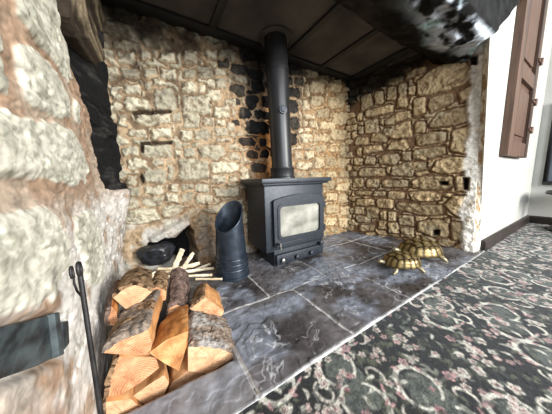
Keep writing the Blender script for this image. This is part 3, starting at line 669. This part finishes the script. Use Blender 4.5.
for x, m in ((1.20, 'steel'), (1.40, 'castiron'), (1.62, 'castiron')): knob(x, 1.861, .075, .026, a, m)
knob(1.80, 1.875, .165, .03, t, 'castiron', 'air_knob')
# flue pipe
px_, py_ = 1.40, 2.12
t = thing('flue_pipe', (px_, py_, .997), 'black flue pipe rising from the stove top to the ceiling plate', 'pipe')
b = B(); b.lathe([(.126, .11), (.126, 1.2), (.132, 1.2), (.132, 1.26), (.128, 1.27), (.128, 1.574)], (px_, py_, .997), 48); LEAN = .035
b.V = [(x - LEAN * (z - 1.1), y, z) for x, y, z in b.V]; b.done('pipe', 'pipe', t)
B().lathe([(.158, 0), (.158, .02), (.146, .03), (.146, .11), (.15, .115), (.15, .13), (.126, .135)], (px_, py_, .997), 48).done('collar', 'pipe', t)
B().lathe([(.168, 1.545), (.178, 1.535), (.185, 1.55), (.178, 1.572), (.14, 1.573)], (px_ - LEAN * 1.46, py_, .997), 40).done('ceiling_collar', 'plate', t)
q = at(286, 110, 1, py_ - .13); kx, kz = px_ + .02, q[2]
dirv = np.array([-.56, -.83, 0]); kp = np.array([px_, py_, kz]) + dirv * .132 + np.array([.08, .0, 0]) * 1.2
b = B(); c0 = np.array([px_ - LEAN * (kz - 1.1), py_, kz]); dv = np.array([-.25, -.968, 0]); b.tube([c0 + dv * .125, c0 + dv * .145, c0 + dv * .147, c0 + dv * .16], [.045, .045, .03, .028], 20); b.done('damper_knob', 'castiron', t)

# ------------------------------------------------------------------ coal hod with slanted mouth
hx_, hy_ = .655, 2.0
t = thing('coal_hod', (hx_, hy_, 0), 'black slant-mouthed coal hod standing between the kindling and the stove', 'coal hod')
n = 64; r0, r1 = .170, .136; dirc = math.radians(-138)
V = []; hi_, lo_ = .77, .49
def ztop(w): return (hi_ + lo_) / 2 + (lo_ - hi_) / 2 * math.cos(w - dirc)
lev = 24
for rad_off in (0, -.01):
    for i in range(lev + 1):
        f = i / lev
        for k in range(n):
            w = 2 * math.pi * k / n; z = .012 + f * (ztop(w) - .012); rr = r0 + (r1 - r0) * min(1, z / .6) + rad_off
            V.append((hx_ + rr * math.cos(w), hy_ + rr * math.sin(w), z))
o_ = (lev + 1) * n; Fs = []
for s0, fl in ((0, 0), (o_, 1)):
    for i in range(lev):
        for k in range(n): Fs.append([s0 + i * n + k, s0 + i * n + (k + 1) % n, s0 + (i + 1) * n + (k + 1) % n, s0 + (i + 1) * n + k])
for k in range(n): Fs.append([lev * n + k, lev * n + (k + 1) % n, o_ + lev * n + (k + 1) % n, o_ + lev * n + k])
Fs.append(list(range(n))); Fs.append(list(range(o_, o_ + n)))
B().add(V, Fs).done('bucket', 'hod', t, sharp=50)
rim = [(hx_ + (r1 + .0) * math.cos(2 * math.pi * k / n), hy_ + r1 * math.sin(2 * math.pi * k / n), ztop(2 * math.pi * k / n)) for k in range(n)]
B().tube(rim, .009, 8, closed=True).done('rim', 'hod', t)
for z in (.10, .155, .205): B().tube([(hx_ + (r0 + (r1 - r0) * z / .6 + .002) * math.cos(2 * math.pi * k / n), hy_ + (r0 + (r1 - r0) * z / .6 + .002) * math.sin(2 * math.pi * k / n), z) for k in range(n)], .008, 8, closed=True).done('band', 'hod', t)
B().lathe([(.178, 0), (.18, .01), (.178, .025), (.17, .03)], (hx_, hy_, 0), 64).done('foot_ring', 'hod', t)

# ------------------------------------------------------------------ split logs
def split_log(name, face, yf, vb, pb_, yb, bark, label, mats=('wood_split', 'wood_end'), shrink=.85, btint=((110, 86, 66), (160, 132, 106)), grey=0., bth=.018, group='split logs in the hearth pile', seed=1):
    Fp = np.array([at(x, y, 1, yf) for x, y in face]); nv = len(face)
    bp = at(pb_[0], pb_[1], 1, 1.4 if isinstance(yb, tuple) else yb); cen = Fp.mean(0)
    dvec = bp - (cen + (Fp[vb] - cen) * shrink)
    if isinstance(yb, tuple): dvec = np.array(yb)
    # resample the outline
    ring = []; flag = []
    for i in range(nv):
        a0, a1 = Fp[i], Fp[(i + 1) % nv]; m = max(3, int(np.linalg.norm(a1 - a0) / .007))
        for k in range(m): ring.append(a0 + (a1 - a0) * k / m); flag.append(i in bark)
    ring = np.array(ring); N = len(ring); MM = 34; s_ = np.linspace(0, 1, MM)
    # smooth corners a little
    ring = ring * .7 + (np.roll(ring, 1, 0) + np.roll(ring, -1, 0)) * .15
    tan = np.roll(ring, -1, 0) - np.roll(ring, 1, 0); nor = np.stack([tan[:, 2], 0 * tan[:, 0], -tan[:, 0]], 1); nor /= np.linalg.norm(nor, axis=1)[:, None] + 1e-9
    if ((ring - cen) * nor).sum() < 0: nor = -nor
    ar = np.arange(N); uu, vv = np.meshgrid(s_, ar * .007, indexing='ij')
    fib = (fbm(vv * 30 + uu * 1.5, uu * 2.5, seed) - .5) * .016 + (fbm(vv * 6, uu * 3, seed + 5) - .5) * .03
    S_ = cen + (ring - cen) * (1 + (shrink - 1) * uu[..., None]) + dvec * uu[..., None] + nor[None] * (fib * sst(0, .06, uu))[..., None]
    S_[..., 2] += np.sin(np.pi * uu) * .01
    V = S_.reshape(-1, 3); Fs = []; fm = []
    for i in range(MM - 1):
        for k in range(N): Fs.append([i * N + k, i * N + (k + 1) % N, (i + 1) * N + (k + 1) % N, (i + 1) * N + k]); fm.append(0)
    V = V.tolist()
    for row in (0, MM - 1):                       # end caps: rings towards the middle with saw roughness
        prev = [row * N + k for k in range(N)]; c0 = S_[row].mean(0)
        for q in (.66, .33):
            o0 = len(V); pts = c0 + (S_[row] - c0) * q; pts[:, 1] += (fbm(pts[:, 0] * 60, pts[:, 2] * 60, seed + 8) - .5) * .012; V += pts.tolist()
            cur = [o0 + k for k in range(N)]
            for k in range(N): Fs.append([prev[k], prev[(k + 1) % N], cur[(k + 1) % N], cur[k]]); fm.append(1)
            prev = cur
        V.append(c0.tolist())
        for k in range(N): Fs.append([prev[k], prev[(k + 1) % N], len(V) - 1]); fm.append(1)
    base = cen + dvec * .5; base[2] = np.array(V)[:, 2].min()
    t = thing('split_log', base, label, 'log', group)
    link('wood', V, Fs, list(mats), t, fm=fm, sharp=50)
    # bark: thick skin over the bark-side runs
    runs = []; k = 0; start = next((i for i in range(N) if flag[i] and not flag[i - 1]), 0 if all(flag) else None)
    if start is not None:
        idx = [(start + j) % N for j in range(N + 1)]; cur = []
        for j in idx[:-1]:
            if flag[j]: cur.append(j)
            elif cur: cur.append(j); runs.append(cur); cur = []
        if cur: cur.append((cur[-1] + 1) % N); runs.append(cur)
        for rn in runs:
            a_ = S_[:, rn]; nn = nor[rn][None]; L = len(rn); uu_, vv_ = np.meshgrid(s_, np.arange(L) * .007, indexing='ij')
            wv = vv_ * 20 + (fbm(uu_ * 5, vv_ * 14, seed + 31) - .5) * 3.; wu = uu_ * 3.4 + (fbm(uu_ * 5, vv_ * 10, seed + 33) - .5) * 2.2
            f1_, f2_, id_ = voro(wv, wu, seed + 21, 1.)
            crk = np.clip((f2_ - f1_) / .2, 0, 1); fl_ = fbm(vv_ * 34, uu_ * 9, seed + 35, 4); ridge = (.35 + .65 * crk) * (.45 + .25 * id_ + .6 * fl_)
            ed = np.minimum(1, np.minimum(np.arange(L), L - 1 - np.arange(L)) / 2.)[None]
            out = a_ + nn * ((bth * (.6 + .4 * np.clip(ridge, 0, 1))) * (.3 + .7 * ed))[..., None]; inn = a_ - nn * .004
            cb = mix(np.broadcast_to(lin(btint[0]), uu_.shape + (3,)), lin(btint[1]), sst(.35, .75, ridge)); cb = mix(cb, lin((34, 26, 20)), sst(.6, .1, crk) * sst(.35, .6, fbm(uu_ * 4, vv_ * 9, seed + 37)) * .9)
            if grey: cb = mix(cb, lin((176, 170, 164)), sst(.45, .56, fbm(vv_ * 6 + 3, uu_ * 4, seed + 41)) * grey * sst(.2, .4, ridge))
            VV = np.concatenate([out.reshape(-1, 3), inn.reshape(-1, 3)]); n_ = MM * L; Q = []
            for i in range(MM - 1):
                for j in range(L - 1):
                    p = i * L + j; Q.append([p, p + 1, p + L + 1, p + L]); Q.append([n_ + p, n_ + p + L, n_ + p + L + 1, n_ + p + 1])
            for i in range(MM - 1):
                for j in (0, L - 1): p = i * L + j; Q.append([p, p + L, n_ + p + L, n_ + p])
            for j in range(L - 1):
                for i in (0, MM - 1): p = i * L + j; Q.append([p, p + 1, n_ + p + 1, n_ + p])
            link('bark', VV, Q, 'bark', t, col=np.concatenate([cb.reshape(-1, 3), cb.reshape(-1, 3)]), sharp=60)
    return t
BR = ((104, 78, 58), (170, 138, 106)); DK = ((84, 68, 62), (134, 112, 102))
split_log('a', [(106, 402), (131, 399), (144, 410), (140, 428), (120, 432), (104, 424)], 1.03, 1, (160, 372), (.01, .42, .0), (4, 5), 'cut log lowest in the pile, at the bottom edge under the tall end-grain log', mats=('wood_split', 'wood_pale'), seed=3)
split_log('b', [(133, 396), (150, 384), (164, 375), (169, 383), (163, 397), (148, 407)], 1.06, 2, (186, 352), (.01, .42, -.02), (), 'pale split log lying low between the tall end-grain log and kerb', mats=('wood_split', 'wood_pale'), seed=4, btint=((112, 104, 96), (176, 166, 152)), bth=.03, grey=.8)
split_log('c', [(167, 396), (172, 382), (190, 369), (204, 363), (203, 380), (178, 404)], 1.10, 3, (214, 345), (.02, .4, -.03), (5,), 'pale split log wedged under the grey-barked log, nearest the slate kerb corner', mats=('wood_split', 'wood_pale'), seed=5)
split_log('d', [(119, 357), (156, 357), (159, 368), (140, 383), (108, 402), (110, 380)], 1.05, 1, (166, 336), (.02, .44, -.01), (4, 5), 'big log showing a tall square orange end-grain face at left of pile', seed=6, btint=BR)
split_log('e', [(103, 353), (120, 340), (148, 330), (152, 343), (150, 355), (128, 355)], 1.04, 2, (167, 293), (.075, .44, -.035), (0, 1), 'split log with broad rough brown bark uppermost, above the tall end-grain log', seed=7, btint=BR, grey=.5, bth=.03)
split_log('f', [(149, 353), (166, 340), (188, 331), (184, 355), (179, 371), (164, 363)], 1.03, 2, (188, 305), 1.40, (), 'orange split log with sharp ridge pointing forward in middle of the pile', mats=('wood_orange', 'wood_split'), seed=8, shrink=.75)
split_log('g', [(188, 347), (205, 346), (222, 349), (238, 355), (208, 374), (188, 371)], 1.08, 1, (196, 305), (.03, .27, .02), (0, 1, 2), 'log with thick grey-patched cracked bark at right of the pile', mats=('wood_split', 'wood_pale'), seed=9, btint=((104, 86, 74), (164, 146, 130)), grey=1., bth=.035)
split_log('h', [(113, 298), (121, 290), (135, 285), (153, 291), (142, 301), (127, 310)], 1.3, 2, (140, 268), 1.68, (0, 1, 2), 'log with pale fan-shaped sawn end at top left of the pile', mats=('wood_split', 'wood_pale'), seed=10, btint=BR)
split_log('i', [(167, 316), (169, 308), (177, 304), (187, 308), (190, 316), (184, 321), (172, 321)], 1.44, 2, (178, 268), 1.76, (0, 1, 2, 3, 4, 5, 6), 'small round log in smooth dark bark at the top of the pile', seed=11, btint=DK, bth=.01, shrink=.9)
split_log('j', [(190, 309), (205, 297), (224, 311), (222, 316), (206, 316)], 1.36, 1, (206, 282), 1.68, (0,), 'short split log with bright orange side at the back right of pile', seed=12, btint=BR)
split_log('k', [(108, 318), (111, 306), (116, 311), (118, 320), (115, 326), (109, 325)], 1.27, 1, (126, 288), (.0, .3, .03), (0, 5), 'half-hidden log end tucked against the left wall behind the pile', mats=('wood_orange', 'wood_end'), seed=13, btint=DK)
split_log('l', [(150, 292), (156, 286), (166, 291), (166, 300), (154, 302)], 1.46, 1, (160, 272), 1.72, (0, 1), 'narrow brown log between the pale-ended log and the round log', seed=14, btint=BR)

# kindling sticks behind the logs
KS = [((141, 268), (176, 264), 1.80, 1.86, .016), ((150, 272), (172, 258), 1.78, 1.9, .02), ((166, 272), (200, 263), 1.78, 1.86, .018), ((174, 266), (182, 249), 1.86, 1.8, .022), ((183, 268), (193, 253), 1.84, 1.82, .016), ((180, 272), (214, 268), 1.76, 1.8, .013), ((186, 276), (212, 275), 1.74, 1.76, .012), ((158, 262), (186, 268), 1.9, 1.84, .014), ((190, 266), (209, 262), 1.86, 1.88, .014), ((196, 279), (222, 279), 1.72, 1.72, .01), ((146, 263), (168, 268), 1.92, 1.84, .013), ((172, 274), (196, 270), 1.76, 1.82, .014)]
KL = ['long pale kindling stick lying flat at the left behind the round log', 'thick kindling stick slanting up beside the lump of coal', 'kindling stick lying level across the heap under the upright one', 'thickest kindling stick standing upright out of the heap', 'shorter thin kindling stick leaning right beside the upright one', 'thin kindling stick low at right pointing to the coal hod', 'thin kindling stick lowest at right behind the short split log', 'pale kindling stick at the back sloping down from the coal lump', 'kindling stick at the far right back of the heap by the hod', 'thin sliver of kindling lying on slate before the coal hod', 'kindling stick farthest left and back against the coal lump', 'kindling splinter in front just behind the round barked log']
for i, ((p0, p1, y0, y1, r), lb) in enumerate(zip(KS, KL)):
    if i in (3, 4):                              # the two that stand up out of the heap
        a0 = at(*p0, 2, .10); a1 = at(*p1, 1, a0[1] - .02)
    else:
        lev = .02 + .035 * (i % 4); a0 = at(*p0, 2, lev); a1 = at(*p1, 2, lev + (.03 if i in (1, 2, 8) else .0))
    a0[1] = min(a0[1], 2.3); a1[1] = min(a1[1], 2.3)
    rg = random.Random(i); dv = (a1 - a0); m = 8; r = r * 1.2
    b = B(); pts = [a0 + dv * k / m + np.array([rg.uniform(-1, 1), rg.uniform(-1, 1), rg.uniform(-1, 1)]) * r * .15 for k in range(m + 1)]
    b.tube(pts, [r * rg.uniform(.8, 1.15) for _ in pts], 5)
    o = b.done('kindling_stick', 'kindling', smooth=False); tag(o, lb, 'kindling', 'kindling sticks behind the logs')
# lump of coal at the mouth of the hole
def lump(name, c, rx, ry, rz, mat, seed, label, cat):
    bm = bmesh.new(); bmesh.ops.create_icosphere(bm, subdivisions=4, radius=1); V = np.array([v.co for v in bm.verts]); Fs = [[v.index for v in f.verts] for f in bm.faces]; bm.free()
    f = np.random.RandomState(seed).randn(16, 3); f /= np.linalg.norm(f, axis=1)[:, None]; lim = .72 + .2 * np.random.RandomState(seed + 1).rand(16)
    d = V @ f.T; s = np.min(np.where(d > 0, lim[None] / np.maximum(d, 1e-6), 9), 1); s = np.minimum(s, 1); V = V * s[:, None]
    V = V * np.array([rx, ry, rz]) + np.array(c); o = link(name, V, Fs, mat, sharp=25); return tag(o, label, cat)
cp = at(157, 253, 1, 2.40); lump('coal_lump', (cp[0], 2.40, cp[2]), .19, .13, .125, 'coal', 5, 'large black lump of coal in the dark wall hole behind the kindling', 'coal')

# ------------------------------------------------------------------ poker, wall plate
t = thing('fire_poker', (-.2, .92, 0), 'black iron poker with looped handle leaning against the whitewashed left wall', 'poker')
top = at(80, 274, 0, -.20); bot = at(100, 408, 0, -.19)
dv = (top - bot) / np.linalg.norm(top - bot); pxl = np.linalg.norm(at(80, 264, 0, -.2) - at(80, 274, 0, -.2)) / 10   # size of one photo pixel here
B().tube([bot - dv * .12, bot, (bot + top) / 2, top], [pxl * 1.6, pxl * 2.4, pxl * 2.2, pxl * 2.3], 12).done('shaft', 'iron', t)
cr = top + dv * pxl * 5; side = np.cross(dv, [1, 0, 0]); side /= np.linalg.norm(side); side = side * (1 if side[1] > 0 else -1)
def loop(c, ra, rb): return [c + pxl * (ra * math.cos(w) * dv + rb * math.sin(w) * side) for w in np.linspace(0, 2 * math.pi, 36, endpoint=False)]
B().tube(loop(cr, 6., 3.6), pxl * 1.9, 10, closed=True).done('loop_handle', 'iron', t)
B().tube(loop(cr - side * pxl * 6 - dv * pxl + np.array([-.012, 0, 0]), 5.2, 2.8), pxl * 1.3, 10, closed=True).done('wire_loop', 'iron', t)
w_ = [at(x, y, 0, -.215) for x, y in [(73.5, 273), (74, 283), (77, 291), (82, 297), (84.5, 305), (86, 322), (89, 345), (93, 372)]]
B().tube(w_, pxl * 1., 8).done('wire_tail', 'iron', t)
t = thing('slate_plate', at(30, 345, 0, -.28), 'dark blue-grey slate plate set low in the whitewashed left wall', 'plate')
pp = [at(x, y, 0, -.29) for x, y in [(-14, 331), (0, 327), (30, 320), (59, 312), (63, 334), (64, 353), (40, 365), (0, 379), (-14, 383)]]
B().prism(pp, (-.05, 0, 0)).done('panel', 'old_plate', t, bevel=.008)
pp = [at(x, y, 0, -.275) for x, y in [(55, 313), (60, 311.5), (65, 354), (60, 356)]]; B().prism(pp, (-.05, 0, 0)).done('edge_strip', 'old_plate', t, bevel=.005)
pp = [at(x, y, 0, -.28) for x, y in [(63, 322), (69, 320), (70, 343), (65, 350)]]; B().prism(pp, (-.05, 0, 0)).done('side_block', 'old_plate', t, bevel=.005)

# ------------------------------------------------------------------ brass tortoises
def tortoise(loc, heading, s, label, ms=('brass', 'brass_dark'), seed=1):
    t = thing('brass_tortoise', loc, label, 'tortoise ornament', 'brass tortoises on the hearth'); t.rotation_euler = (0, 0, heading)
    # local frame: x forward, lengths in units of s (half shell length = 1)
    nu, nv = 120, 60; u_, v_ = np.meshgrid(np.linspace(0, 2 * math.pi, nu, endpoint=False), np.linspace(0, 1, nv), indexing='ij')
    X_ = np.sin(v_ * math.pi / 2) * np.cos(u_); Y_ = np.sin(v_ * math.pi / 2) * np.sin(u_)
    hz = np.cos(v_ * math.pi / 2) ** .8
    cent = [(x, 0) for x in (-.62, -.22, .2, .6)] + [(x, y) for x in (-.48, -.02, .42) for y in (-.52, .52)] + [(.93 * math.cos(a), .93 * math.sin(a)) for a in np.linspace(0, 2 * math.pi, 18, endpoint=False)]
    c = np.array(cent); dd = np.sort(np.hypot(X_[..., None] - c[:, 0], Y_[..., None] - c[:, 1]), -1); gap = dd[..., 1] - dd[..., 0]
    sc = sst(0, .14, gap); rr = 1 + .05 * sst(.86, 1, v_)
    P_ = np.stack([X_ * rr, Y_ * .78 * rr, .34 + hz * .60 + sc * .05 * (1 - dd[..., 0]) - .05 * sst(.85, 1, v_)], -1)
    V = P_.reshape(-1, 3).tolist(); Fs = []
    for i in range(nu):
        for j in range(nv - 1): Fs.append([i * nv + j, i * nv + j + 1, ((i + 1) % nu) * nv + j + 1, ((i + 1) % nu) * nv + j])
    o0 = len(V)
    for q, z in ((.92, .24), (.5, .2)): V += [(q * math.cos(a), q * .74 * math.sin(a), z) for a in np.linspace(0, 2 * math.pi, nu, endpoint=False)]
    for k in range(nu): k2 = (k + 1) % nu; Fs.append([k * nv + nv - 1, k2 * nv + nv - 1, o0 + k2, o0 + k]); Fs.append([o0 + k, o0 + k2, o0 + nu + k2, o0 + nu + k])
    Fs.append([o0 + nu + k for k in range(nu)])
    cv = mix(mix(np.broadcast_to(lin((66, 52, 28)), u_.shape + (3,)), lin((150, 128, 78)), sst(.03, .2, gap)), lin((226, 214, 176)), sst(.2, .5, gap) * .8).reshape(-1, 3)
    def put(nm, V, Fs, m, **k):
        V = np.array(V) * s; me_o = link(nm, V, Fs, m, None, **k); me_o.parent = t; return me_o
    put('shell', V, Fs, ms[0], sharp=60, col=np.concatenate([cv, np.broadcast_to(lin((110, 96, 62)), (len(V) - len(cv), 3))]))
    # body: head, neck, legs and tail grown as one skin
    sk = bpy.data.meshes.new('body'); vs = [(0, 0, .3), (.5, 0, .3), (.9, 0, .36), (1.12, 0, .46), (1.3, 0, .5), (1.42, 0, .46), (-.5, 0, .28), (-.95, 0, .24), (-1.12, 0, .18)]
    rd = [.3, .26, .15, .12, .15, .08, .26, .09, .03]; ed = [(0, 1), (1, 2), (2, 3), (3, 4), (4, 5), (0, 6), (6, 7), (7, 8)]
    for bx, lx, fx, j in ((.5, .68, .84, 1), (-.5, -.72, -.86, 6)):
        for sy in (-1, 1):
            i0 = len(vs); vs += [(lx * .9, sy * .5, .27), (lx, sy * .66, .17), (fx, sy * .70, .03), (fx + .1, sy * .72, .025)]; rd += [.16, .125, .1, .07]; ed += [(j, i0), (i0, i0 + 1), (i0 + 1, i0 + 2), (i0 + 2, i0 + 3)]
    sk.from_pydata([tuple(np.array(v) * s * K) for v in vs], ed, []); so = bpy.data.objects.new('body', sk); C.objects.link(so)
    so.modifiers.new('skin', 'SKIN')
    for i, r in enumerate(rd): sk.skin_vertices[0].data[i].radius = (r * s * K * .85, r * s * K * .85)
    sk.skin_vertices[0].data[0].use_root = True
    sb = so.modifiers.new('sub', 'SUBSURF'); sb.levels = 2; sb.render_levels = 2
    dg = bpy.context.evaluated_depsgraph_get(); me = bpy.data.meshes.new_from_object(so.evaluated_get(dg)); bpy.data.objects.remove(so)
    zmin = min(v.co.z for v in me.vertices)
    for v in me.vertices: v.co.z = max(v.co.z, 0.001) if v.co.z < .06 * s * K else v.co.z
    me.materials.clear(); me.materials.append(M[ms[1]]); me.polygons.foreach_set('use_smooth', [True] * len(me.polygons))
    bo = bpy.data.objects.new('body', me); C.objects.link(bo); bo.parent = t
    for sy in (-1, 1):
        bm = bmesh.new(); bmesh.ops.create_icosphere(bm, subdivisions=2, radius=.03); V = [np.array(v.co) + np.array([1.33, sy * .1, .54]) for v in bm.verts]; Fs = [[v.index for v in f.verts] for f in bm.faces]; bm.free(); put('eye', V, Fs, 'iron')
    return t
tortoise((2.20, 1.07, .01), math.radians(150), .185, 'smaller brass tortoise in front, nearer the camera, on the slate hearth')
tortoise((2.66, 1.10, .01), math.radians(150), .235, 'larger brass tortoise behind the small one, by the right stone cheek', seed=2)

# ------------------------------------------------------------------ light: window behind the viewer at right, added frontal fill lamp, bright room as world
def area(name, loc, target, sx, sy, power, colr):
    l = bpy.data.lights.new(name, 'AREA'); l.shape = 'RECTANGLE'; l.size = sx * K; l.size_y = sy * K; l.energy = power; l.color = colr
    o = bpy.data.objects.new(name, l); C.objects.link(o); o.location = Vector(loc) * K
    o.rotation_euler = (Vector(target) - Vector(loc)).to_track_quat('-Z', 'Y').to_euler(); return o
area('window_light', (4.6, -5.8, 2.5), (.3, 1.4, .5), 2.0, 2.0, 300, (1., .97, .92))
area('front_fill_light', (.6, -4.2, 2.8), (1.2, 2, .8), 3.2, 2.2, 95, (.93, .97, 1.))  # added lamp that brightens the recess evenly from the front
w = bpy.data.worlds.new('room_light'); bpy.context.scene.world = w; w.use_nodes = True
bg = w.node_tree.nodes['Background']; bg.inputs[0].default_value = (.90, .95, 1., 1); bg.inputs[1].default_value = .75
vs = bpy.context.scene.view_settings; vs.view_transform = 'Standard'; vs.look = 'None'; vs.gamma = 1; vs.use_curve_mapping = False; vs.exposure = .48
